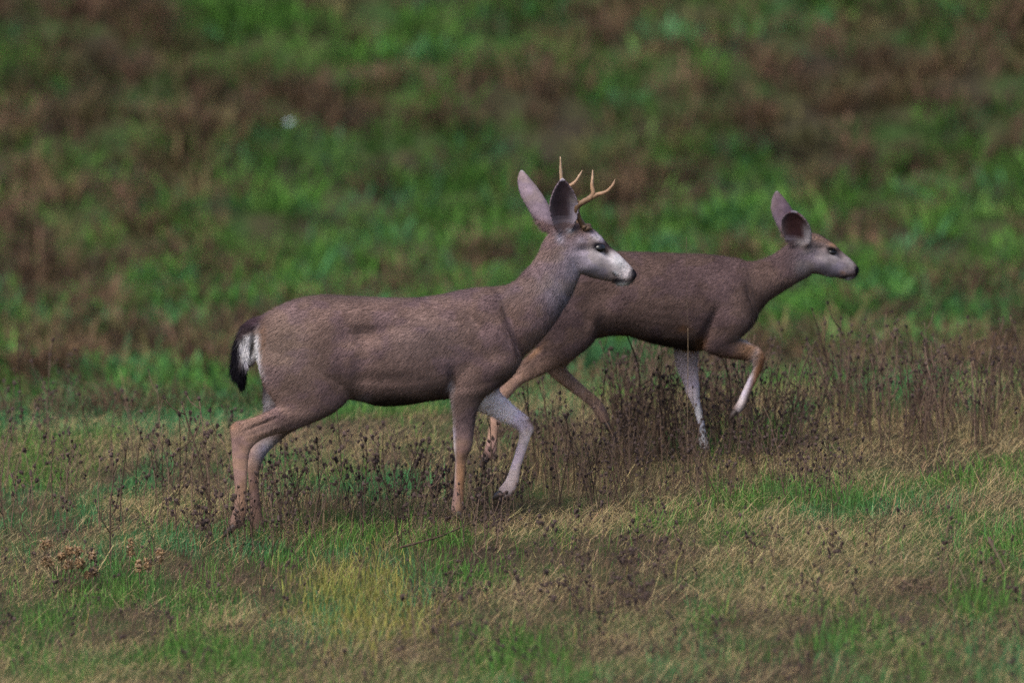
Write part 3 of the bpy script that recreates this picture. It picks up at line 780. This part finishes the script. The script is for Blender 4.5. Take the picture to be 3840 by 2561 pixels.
def near_field():
    N = 300000
    P, px, py = field_points(N, -3.1, 3.1, -7.6, 4.6)
    W = field_class(P, px, py)
    k = choose(W)
    P[:, 2] += np.where(k == 1, rng.uniform(0, 0.035, N), 0)
    gr = (k == 0) | (k == 3)
    var = rng.normal(1, 0.22, N).clip(0.5, 1.7)
    teal = fbm(P[:, 0] * 1.6 + 4, P[:, 1] * 1.1 + 90)
    green = G_GREEN * (1 - sstep(.42, .62, teal))[:, None] + G_TEAL * sstep(.42, .62, teal)[:, None]
    base = np.where((k == 0)[:, None], green, np.where((k == 1)[:, None], G_STRAW, np.where((k == 2)[:, None], G_BROWN, G_YEL)))
    mixdark = (k == 2) & (rng.random(N) < 0.35)
    base = np.where(mixdark[:, None], G_DARK, base)
    pk = (k == 2) & (rng.random(N) < 0.25)
    base = np.where(pk[:, None], G_PINK, base)
    c = base * var[:, None] * (1 + rng.normal(0, 0.07, (N, 3)))
    # blade habit: green grass upright, straw long and laid over to the right
    h = np.where(gr, rng.gamma(9, 0.0075, N), np.where(k == 1, rng.gamma(5, 0.0085, N), rng.gamma(5, 0.0088, N)))
    h *= 0.75 + 0.6 * fbm(P[:, 0] * 2 + 5, P[:, 1] * 2 + 77)
    yaw = np.where(gr, rng.uniform(0, 2 * np.pi, N), rng.normal(0.25, 0.75, N) + np.where(rng.random(N) < 0.3, np.pi, 0))
    lean = np.where(gr, rng.uniform(0.1, 0.7, N), np.where(k == 1, rng.uniform(0.6, 3.8, N), rng.uniform(0.1, 2.2, N)))
    curve = rng.uniform(0.0, 0.3, N)
    wid = np.where(gr, rng.uniform(0.0022, 0.0042, N), rng.uniform(0.0009, 0.0020, N))
    sets = {True: [], False: []}
    for m in (True, False):
        q = gr == m
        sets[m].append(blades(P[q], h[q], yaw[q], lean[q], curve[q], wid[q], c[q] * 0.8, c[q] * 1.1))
    # long pale stems arching over the sward
    n = 1100
    P, px, py = field_points(n, -3.0, 3.0, -7.4, 4.2)
    W = field_class(P, px, py); q = rng.random(n) < 0.25 + W[:, 1]
    P = P[q]; n = len(P)
    c = G_STRAW * rng.uniform(0.8, 1.7, n)[:, None]
    sets[False].append(blades(P, rng.uniform(0.10, 0.26, n), rng.normal(0.15, 0.5, n) + np.where(rng.random(n) < 0.2, np.pi, 0), rng.uniform(0.6, 3.2, n), rng.uniform(0, 0.3, n), rng.uniform(0.0013, 0.0022, n), c, c))
    # brushy dead stems standing in the weed patches
    for (x0, y0, x1, y1, n, h0, h1) in [(2240,1500,3950,1720,4600,.08,.20), (1850,1620,2420,1930,2300,.08,.20), (930,1850,1480,2070,1100,.06,.16), (2020,2100,2470,2400,1300,.05,.12), (2200,1740,3000,1900,1500,.05,.14), (1430,1880,1900,2060,700,.06,.15)]:
        qx = rng.uniform(x0, x1, n); qy = rng.uniform(y0, y1, n)
        fx_ = np.minimum(sstep(x0, x0 + 260, qx), sstep(x1, x1 - 260, qx) if x1 < 3800 else 1.0); fy_ = np.minimum(sstep(y0, y0 + .4 * (y1 - y0), qy), sstep(y1, y1 - .5 * (y1 - y0), qy))
        keep = rng.random(n) < fx_ * fy_ * sstep(.36, .62, fbm(qx / 110, qy / 60 + 7)) * 1.1
        qx, qy = qx[keep], qy[keep]; n = len(qx)
        t = rng.random(n)
        # photo box -> ground: interpolate between the hits of the box corners
        c00, c10, c01, c11 = [np.array(ground_hit(a_, b_)) for a_, b_ in ((x0, y0), (x1, y0), (x0, y1), (x1, y1))]
        u = ((qx - x0) / (x1 - x0))[:, None]; v_ = ((qy - y0) / (y1 - y0))[:, None]
        Pb = (c00 * (1 - u) + c10 * u) * (1 - v_) + (c01 * (1 - u) + c11 * u) * v_
        Pb[:, 2] = ground(Pb[:, 0], Pb[:, 1])
        rr_ = rng.random(n)[:, None]
        cb = np.where(rr_ < .38, G_STRAW * .75, np.where(rr_ < .5, G_GREEN * .7, np.array([.115, .074, .050]))) * rng.uniform(.5, 1.5, n)[:, None]
        sets[False].append(blades(Pb, rng.uniform(h0, h1, n), rng.uniform(0, 6.28, n), rng.uniform(0, .5, n), rng.uniform(0, .2, n), rng.uniform(.002, .0036, n), cb, cb))
    blade_object('green_grass', sets[True], 'short green grass growing round the feet of the deer', 'grass')
    blade_object('dry_grass', sets[False], 'dry straw and brown dead grass lying over the green turf', 'dry grass')
near_field()

# the hillside and dip beyond the brow: tufts, each of one colour
H_BROWN = [(370,330,150,130,1.1),(150,480,170,90,1.0),(420,860,230,110,1.2),(150,760,110,90,.5),(800,700,70,70,.6),(1240,430,80,60,.6),(1630,640,90,50,.7),(1310,110,140,60,.8),(2130,410,140,70,.6),(2750,460,260,90,1.2),(2910,310,130,60,.9),(3270,100,190,60,1.0),(3590,210,120,80,.9),
   (3640,540,110,60,.9),(3430,390,130,60,.7),(3100,440,140,60,.7),(490,1250,60,110,1.0),(250,1150,110,120,.8),(1560,1045,90,50,.9),(3380,1225,70,40,1.1),(3680,1140,130,60,.7),(1000,1080,80,60,.4),(2200,620,110,60,.5),(1750,280,120,50,.5),(620,560,120,70,.7),(2550,520,120,60,.6),(60,1030,90,120,.5),
   (3000,640,160,60,.6),(3560,640,110,50,.5),(1150,620,70,50,.5),(2050,150,120,40,.5),(700,1330,60,70,.6),(3780,1400,120,70,.7)]
H_GREEN = [(880,60,200,90,1.2),(1150,790,140,80,1.2),(1050,930,150,70,.9),(1800,800,200,80,1.1),(1880,220,170,90,1.0),(820,220,140,60,.7),(1060,620,120,50,.9),(2780,790,220,70,1.0),(3500,960,240,120,1.3),(3600,760,180,80,1.0),(3000,1210,180,90,1.1),(3320,1080,160,90,1.1),(2450,190,140,90,.8),
   (2100,880,220,60,.9),(1500,950,180,60,.8),(230,960,110,70,.4),(740,1480,220,70,.9),(1380,1000,120,60,.7),(2300,1350,160,90,1.2),(3200,180,80,60,.6),(3760,330,90,90,.7),(1200,1050,120,60,.6),(2900,250,70,50,.4),(600,380,80,60,.5),(150,1530,220,60,.8),(2950,900,150,60,.8)]
def hill():
    NT = 10500
    x = rng.uniform(-4.8, 4.8, NT); y = rng.uniform(4.2, 35, NT)
    P0 = np.stack([x, y, ground(x, y)], 1)
    px, py = proj(P0)
    qx = px + 70 * (fbm(x * 2, y) - 0.5) * 2; qy = py + 40 * (fbm(x * 2 + 7, y + 5) - 0.5) * 2
    g = 0.55 + 2.0 * (fbm(x * 1.5 + 1, y * 0.8 + 3, 4) - 0.5) + wsum(qx, qy, H_GREEN)
    b = 0.47 + 0.25 * sstep(8, 4.5, y) + 2.2 * (fbm(x * 1.7 + 50, y * 0.9 + 13, 4) - 0.5) + wsum(qx, qy, H_BROWN)
    W = np.clip(np.stack([g, b], 1), 0.03, None) ** 3.2
    W /= W.sum(1)[:, None]
    k = (rng.random(NT) < W[:, 1])
    col = np.empty((NT, 3))
    for i in range(NT):
        if k[i]:
            col[i] = [np.array([.125,.078,.042]), np.array([.095,.058,.034]), np.array([.15,.085,.055]), np.array([.06,.042,.026]), np.array([.13,.115,.045])][rng.integers(5)]
        else:
            col[i] = [np.array([.070,.180,.024]), np.array([.045,.110,.016]), G_TEAL * .9, np.array([.060, .150, .020]), np.array([.105, .200, .040])][rng.integers(5)]
    cool = (sstep(17, 9, y) * sstep(.35, .6, fbm(x * .8 + 3, y * .5)))[:, None] * (~k)[:, None]
    col = col * (1 - cool * .8) + G_TEAL * 1.05 * cool * .8
    col *= (0.45 + 0.85 * fbm(x * .7 + 20, y * .45 + 31, 3))[:, None]
    col *= rng.normal(1, 0.28, NT).clip(0.45, 1.9)[:, None]
    M = 16
    N = NT * M
    t = np.repeat(np.arange(NT), M)
    R_ = np.where(k, 0.10, 0.14)[t]
    ang = rng.uniform(0, 2 * np.pi, N); rad = np.sqrt(rng.random(N)) * R_
    X = x[t] + np.cos(ang) * rad; Y = y[t] + np.sin(ang) * rad * 1.3
    P = np.stack([X, Y, ground(X, Y) - 0.004], 1)
    c = col[t] * rng.normal(1, 0.2, N).clip(0.5, 1.6)[:, None]
    h = np.where(k[t], rng.gamma(9, 0.017, N), rng.gamma(9, 0.013, N)) * np.repeat(rng.uniform(0.6, 1.3, NT), M)
    ln = np.where(k[t], rng.uniform(0.2, 1.5, N), rng.uniform(0.3, 1.7, N))
    yaw = ang + rng.normal(0, 0.6, N)
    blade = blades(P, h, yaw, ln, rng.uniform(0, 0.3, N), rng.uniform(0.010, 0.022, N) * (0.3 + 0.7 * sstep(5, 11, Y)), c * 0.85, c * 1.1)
    blade_object('hillside_grass', [blade], 'soft green and brown grass tufts covering the hillside beyond', 'grass')
hill()

# ------------------------------------------------------------------ dead weeds with dark seed heads
def head_mesh(seed, k=5):
    r = np.random.default_rng(seed)
    V, F = uv_ball(1.0, k, 4)
    V = V * np.array([0.75, 0.75, 1.05]) * (1 + r.normal(0, 0.32, (len(V), 1)))
    V[:, :2] *= (1 + 0.35 * np.clip(V[:, 2:3], 0, 1))
    return V, F
HEADS = [head_mesh(s) for s in range(4)]
HEAD_ME = []
for V, F in HEADS:
    me = make_mesh('seed_head', V, *flat(F), smooth=False); me.materials.append(M_HEAD); HEAD_ME.append(me)

def weed_variant(seed, spread):
    """unit-height plant: list of tubes and of heads (pos, dir, size, mesh index)"""
    r = np.random.default_rng(100 + seed)
    bend = r.normal(0, 0.10, 2)
    ts = np.linspace(0, 1, 6)
    stem = np.stack([bend[0] * ts ** 2 + 0.012 * r.normal(0, 1, 6) * ts, bend[1] * ts ** 2, ts], 1)
    tubes = [(stem, np.linspace(0.0088, 0.0046, 6))]
    heads = [(stem[-1], stem[-1] - stem[-2], r.uniform(0.9, 1.25), r.integers(4))]
    nb = r.integers(1, 5)
    for i in range(nb):
        t = r.uniform(0.30, 0.92)
        p = np.array([np.interp(t, ts, stem[:, j]) for j in range(3)])
        a = r.uniform(0, 2 * math.pi); L = r.uniform(0.10, 0.34) * spread * (1.2 - 0.5 * t)
        d = np.array([math.cos(a), math.sin(a), r.uniform(0.7, 1.7)]); d /= np.linalg.norm(d)
        q = p + d * L * 0.6; e = q + (d * 0.6 + np.array([0, 0, 0.6])) * L * 0.45
        tubes.append((np.array([p, q, e]), [0.0052, 0.0042, 0.0034]))
        heads.append((e, e - q, r.uniform(0.65, 1.1), r.integers(4)))
        if r.random() < 0.3:
            a2 = a + r.normal(0, 0.9); d2 = np.array([math.cos(a2), math.sin(a2), 1.0]); d2 /= np.linalg.norm(d2)
            e2 = q + d2 * L * 0.4
            tubes.append((np.array([q, (q + e2) / 2 + r.normal(0, .004, 3), e2]), [0.004, 0.0034, 0.0028]))
            heads.append((e2, d2, r.uniform(0.6, 1.0), r.integers(4)))
    V = []; F = []; n = 0
    for path, rad in tubes:
        v, f = tube(path, rad, 2 if len(path) > 3 else 2, 4)
        V.append(v); F += [tuple(i + n for i in q) for q in f]; n += len(v)
    return np.vstack(V), F, heads
VARS = [weed_variant(s, 1.0 if s % 3 else 1.5) for s in range(14)]
VAR_ME = []
for V, F, H in VARS:
    me = make_mesh('weed_stalk', V, *flat(F)); me.materials.append(M_WEED); VAR_ME.append(me)

STANDS = [  # base pixel box, count, height range (m)
 ((2180,1530,3900,1740), 760, (.20,.40)),
 ((2180,1740,3300,1930), 230, (.15,.27)),
 ((1780,1600,2440,1950), 340, (.18,.34)),
 ((780,1800,1600,2090), 190, (.15,.32)),
 ((1340,1830,1980,2080), 150, (.14,.30)),
 ((-260,1570,960,2040), 190, (.14,.36)),
 ((1940,2070,2560,2440), 200, (.14,.25)),
 ((880,2060,3900,2680), 340, (.09,.23)),
 ((640,2030,1170,2085), 95, (.14,.25)),
 ((1540,1950,1890,1990), 26, (.09,.17)),
 ((1740,1880,2080,1940), 90, (.10,.18)),
 ((2380,1680,3000,1800), 150, (.13,.24)),
 ((-260,2080,1060,2620), 110, (.09,.20)),
]
def weed_label(si, px, py, h, heads, lean):
    size = 'tall' if h > .33 else 'mid-height' if h > .25 else 'low'
    form = 'single-stemmed' if heads <= 2 else 'forked' if heads <= 4 else 'bushy'
    if si == 0:
        w = 'under the doe belly' if px < 2520 else 'between the forelegs of the doe' if px < 2700 else 'by the raised hoof of the doe' if px < 2900 else 'below the doe muzzle' if px < 3250 else 'just ahead of the doe' if px < 3520 else 'far ahead of the doe'
        yy = py + 0.03 * (px - 3000)
        w += ' at the stand back' if yy < 1600 else ' in mid stand' if yy < 1670 else ' at the stand front'
    else:
        w = ['', 'in front of the thick weed stand', 'between buck foreleg and doe hind leg', 'beside the hind feet of the buck', 'under the chest of the buck',
             'in straw behind the buck tail', 'in the small foreground thicket', 'in the open foreground turf', 'right against the buck hind hooves', 'against the planted buck fore hoof', 'in the clump at the buck lifted hoof', 'close in front of the doe forelegs', 'in the green turf around the tan plumes'][si]
        if si == 3: w = 'right beside the hind hooves of the buck' if px < 1120 else 'in grass below the buck belly'
        if si == 5: w = 'in straw just behind the buck hocks' if px > 600 else 'in straw well behind the buck' if px > 300 else 'in greenish straw beyond the tan plumes'
    tilt = ', leaning' if lean > .16 and len(w.split()) < 9 else ''
    return f'{size} {form} dark-headed weed {w}{tilt}', 'dead weeds ' + w
def weeds():
    plants = []
    for si, ((x0, y0, x1, y1), n, (h0, h1)) in enumerate(STANDS):
        for i in range(n):
            px = rng.uniform(x0, x1)
            py = rng.uniform(y0, y1)
            if si == 0:
                py = y0 + (y1 - y0) * rng.beta(1.3, 1.2) - 0.03 * (px - 3000)
            ex = min((px - x0), (x1 - px) if x1 < 3800 else 999) / 160.0
            if ex < 1 and rng.random() > ex: continue
            if si == 2 and px < 2020 and rng.random() < 0.4: continue
            if fbm(px / 120.0 + si * 7, py / 80.0) < 0.36 + 0.16 * rng.random(): continue
            h = rng.uniform(h0 * .8, h1) * (1.3 if rng.random() < 0.12 else 1.0)
            plants.append([si, px, py, h])
    for px, py, h in [(664,2030,.42),(415,2140,.45),(800,1960,.50),(690,1880,.36),(250,1960,.34),(100,1900,.30)]:
        plants.append([5, px, py, h])
    recs = []
    for si, px, py, h in plants:
        x, y, z = ground_hit(px, py)
        recs.append((h * (1.6 if si in (3, 4, 5, 8, 9, 10) else 1.0), si, x, y, z, h, px, py))
    recs.sort(key=lambda r: -r[0])
    roots = 0
    Vr = []; Fr = []; Cr = []; n = 0
    for ri, (key, si, x, y, z, h, px, py) in enumerate(recs):
        vi = int(rng.integers(len(VARS))); yaw = rng.uniform(0, 2 * np.pi); tilt = rng.normal(0, 0.14, 2)
        hs = rng.uniform(0.0038, 0.0084) * (1.2 if si in (3, 4, 5, 6, 8) else 1.0)
        V, F, H = VARS[vi]
        if ri < 290:
            lab, grp = weed_label(si, px, py, h, len(H), float(np.hypot(*tilt)))
            o = empty('dead_weed', (x, y, z - 0.01))
            o.rotation_euler = (tilt[0], tilt[1], yaw)
            tag(o, lab, 'weed', grp)
            st = link('stalk', VAR_ME[vi], None, o); st.scale = (h, h, h)
            for (p, d, s, mi) in H:
                hd = bpy.data.objects.new('seed_head', HEAD_ME[mi]); COL.objects.link(hd); hd.parent = o
                hd.location = Vector(p) * h
                hd.rotation_mode = 'QUATERNION'; hd.rotation_quaternion = Vector(d).to_track_quat('Z', 'Y')
                q = hs * s; hd.scale = (q, q, q)
        else:
            Mx = Matrix.Translation((x, y, z - 0.01)) @ Matrix.Rotation(yaw, 4, 'Z') @ Matrix.Rotation(tilt[0], 4, 'X') @ Matrix.Rotation(tilt[1], 4, 'Y')
            Rm = np.array(Mx.to_3x3()); T = np.array(Mx.translation)
            cs = np.array([0.088, 0.058, 0.042]) * rng.uniform(0.6, 1.4)
            v = (V * h) @ Rm.T + T
            Vr.append(v); Fr += [tuple(i + n for i in q) for q in F]; n += len(v); Cr.append(np.tile(cs, (len(v), 1)))
            for (p, d, s, mi) in H:
                q = np.array(Vector(d).to_track_quat('Z', 'Y').to_matrix())
                hv = (HEADS[mi][0] * hs * s) @ q.T + p * h
                v = hv @ Rm.T + T
                Vr.append(v); Fr += [tuple(i + n for i in f) for f in HEADS[mi][1]]; n += len(v)
                Cr.append(np.tile(np.array([0.052, 0.036, 0.032]) * rng.uniform(.6, 1.5), (len(v), 1)))
    me = make_mesh('weed_mass', np.vstack(Vr), *flat(Fr), np.vstack(Cr), smooth=False)
    o = link('weed_mass', me, M_TINTW)
    tag(o, 'mass of smaller dead brown weeds with dark heads through the grass', 'weeds', kind='stuff')
weeds()

# ------------------------------------------------------------------ rusty plant and tan fluffy heads, lower left
def fluffy(seed, a, b, r0):
    """a ragged fluffy head along a-b: many small bracts"""
    r = np.random.default_rng(seed)
    V = []; F = []; C = []; n = 0
    a = np.array(a); b = np.array(b)
    for i in range(130):
        t = r.random(); d = r.normal(0, 1, 3); d /= np.linalg.norm(d)
        rr = r0 * (0.55 + 0.5 * math.sin(math.pi * min(1, 0.15 + t * 0.85))) * r.uniform(0.5, 1.05)
        c = a + (b - a) * t + d * rr * np.array([1, 1, 0.8])
        e1 = r.normal(0, 1, 3); e1 /= np.linalg.norm(e1); e2 = np.cross(e1, d); e2 /= np.linalg.norm(e2) + 1e-6
        s = r.uniform(0.0035, 0.0075)
        V += [c - e1 * s, c + e2 * s * 0.7, c + e1 * s + d * s, c - e2 * s * 0.7]
        F.append((n, n + 1, n + 2, n + 3)); n += 4
        k = np.array([0.20, 0.125, 0.066]) * r.uniform(0.4, 1.5) if r.random() < 0.85 else np.array([.30, .21, .14])
        C += [k] * 4
    return np.array(V), F, np.array(C)

def tan_plants():
    specs = [  # base pixel, list of head (x,y,len,r), label, name
     ((240,2230), [(172,2035,.02,.026),(178,2098,.02,.022),(262,2060,.015,.018),(292,2062,.015,.016),(232,2080,.015,.016),(345,2080,.015,.016),(352,2138,.014,.015),(330,2150,.012,.013),(300,2105,.02,.018),(255,2110,.02,.018)], 'rusty dried bushy plant with many fluffy tan heads', 'tan_bush'),
     ((462,2190), [(490,2038,.045,.013)], 'dry tan plume on a leaning stem beside the rusty bush', 'tan_plume'),
     ((520,2200), [(520,2112,.03,.013)], 'small fluffy tan head, shorter of the pair in green grass', 'tan_plume'),
     ((552,2200), [(553,2108,.03,.013)], 'small fluffy tan head, fuller of the pair in green grass', 'tan_plume'),
     ((592,2190), [(600,2072,.035,.018)], 'stout square tan seed head on its own dark stem', 'tan_plume')]
    for i, (bp, heads, lab, nm) in enumerate(specs):
        x, y, z = ground_hit(*bp)
        o = empty(nm, (x, y, z)); tag(o, lab, 'dried plant')
        for j, (hx, hy, L, r) in enumerate(heads):
            p = unproj(hx, hy, y + rng.normal(0, 0.03)) - np.array([x, y, z])
            v, f, c = fluffy(i * 20 + j, p - np.array([0, 0, L]), p + np.array([0, 0, L * .4]), r)
            me = make_mesh('fluffy_head', v, *flat(f), c, smooth=False)
            link('fluffy_head', me, M_TINTW, o)
            v, f = tube([(rng.normal(0, .01), rng.normal(0, .01), -.01), p * 0.5 + rng.normal(0, .006, 3), p - np.array([0, 0, L])], [.003, .0025, .002], 3, 5)
            link('stem', make_mesh('stem', v, *flat(f)), M_TWIG, o)
tan_plants()

# ------------------------------------------------------------------ fallen twigs, tall grass stalk, stone, leaf
def twig(pts, rad, label, side=6, lift=0.02, nm='twig'):
    W = []
    for (px, py) in pts:
        x, y, z = ground_hit(px, py); W.append((x, y, z))
    W = np.array(W); W[:, 2] += lift
    base = W[0].copy()
    o = empty(nm, base); tag(o, label, 'twig')
    r = np.random.default_rng(int(pts[0][0]))
    P = W - base
    v, f = tube(P, np.linspace(rad, rad * 0.45, len(P)), 6, 7)
    v += r.normal(0, rad * 0.12, v.shape)
    link('stem', make_mesh('stem', v, *flat(f)), M_TWIG, o)
    for i in range(side):
        t = r.uniform(0.15, 0.95) * (len(P) - 1); k = int(t); p = P[k] + (P[min(k + 1, len(P) - 1)] - P[k]) * (t - k)
        d = r.normal(0, 1, 3); d[2] = abs(d[2]); d /= np.linalg.norm(d)
        L = r.uniform(0.03, 0.08)
        v, f = tube([p, p + d * L * .5 + r.normal(0, .003, 3), p + d * L], [rad * .4, rad * .3, rad * .15], 3, 5)
        link('side_shoot', make_mesh('side_shoot', v, *flat(f)), M_TWIG, o)
twig([(1500,2112),(1580,2092),(1660,2065),(1720,2040),(1790,2005),(1860,1965)], .0048, 'long rusty brown fallen stalk slanting under the chest of the buck', 8, .06)
twig([(2790,2048),(2830,2040),(2880,2038),(2935,2046)], .0055, 'short dark twig lying level in pale straw', 3, .03)
twig([(3380,2205),(3430,2235),(3490,2235),(3540,2290),(3590,2345)], .005, 'crooked dark forked twig lying in foreground straw', 5, .03)
twig([(3705,2060),(3735,2110),(3770,2180)], .010, 'thick blurred brown stick leaning in foreground green grass', 2, .04)
twig([(1640,2330),(1670,2260),(1690,2200),(1735,2130)], .0075, 'dark bristly upright dead stalk beside the green tuft', 12, .03)

x, y, z = ground_hit(2580, 1780)
y = 0.75; top = unproj(2574, 888, y); x = float(top[0]) + .004; z = float(ground(x, y))
o = empty('grass_stalk', (x, y, z)); tag(o, 'single tall thin dry grass stalk rising in front of the doe flank', 'grass stalk')
b0 = np.array([x, y, z])
mid = unproj(2580, 1330, y); mid2 = unproj(2576, 1100, y)
v, f = tube(np.array([b0, mid, unproj(2579, 1230, y)]) - b0, [.0009, .0010, .0010], 5, 5)
link('stem', make_mesh('stem', v, *flat(f)), plain_mat('straw', (0.20, 0.14, 0.085), .8, .1), o)
v, f = tube(np.array([unproj(2579, 1230, y), mid2, top]) - b0, [.0010, .0009, .0007], 5, 5)
link('tip', make_mesh('tip', v, *flat(f)), M_WEED, o)

x, y, z = ground_hit(1075, 500)
V, F = uv_ball(1, 12, 8)
V = V * np.array([0.040, 0.022, 0.011]) * (1 + np.random.default_rng(2).normal(0, .10, (len(V), 1)))
V[:, 2] += 0.25 * V[:, 0]
o = link('stone', make_mesh('stone', V, *flat(F)), M_STONE, None, (x, y - .08, z + .06))
tag(o, 'small pale stone among green grass on the hillside', 'stone')
x, y, z = ground_hit(3265, 8)
V, F = uv_ball(1, 10, 6); V = V * np.array([.035, .02, .015]); V[:, 2] += 3 * V[:, 0] ** 2
o = link('fallen_leaf', make_mesh('fallen_leaf', V, *flat(F)), M_LEAF, None, (x, y - .03, z + .12))
tag(o, 'single orange fallen leaf high on the hillside', 'leaf')
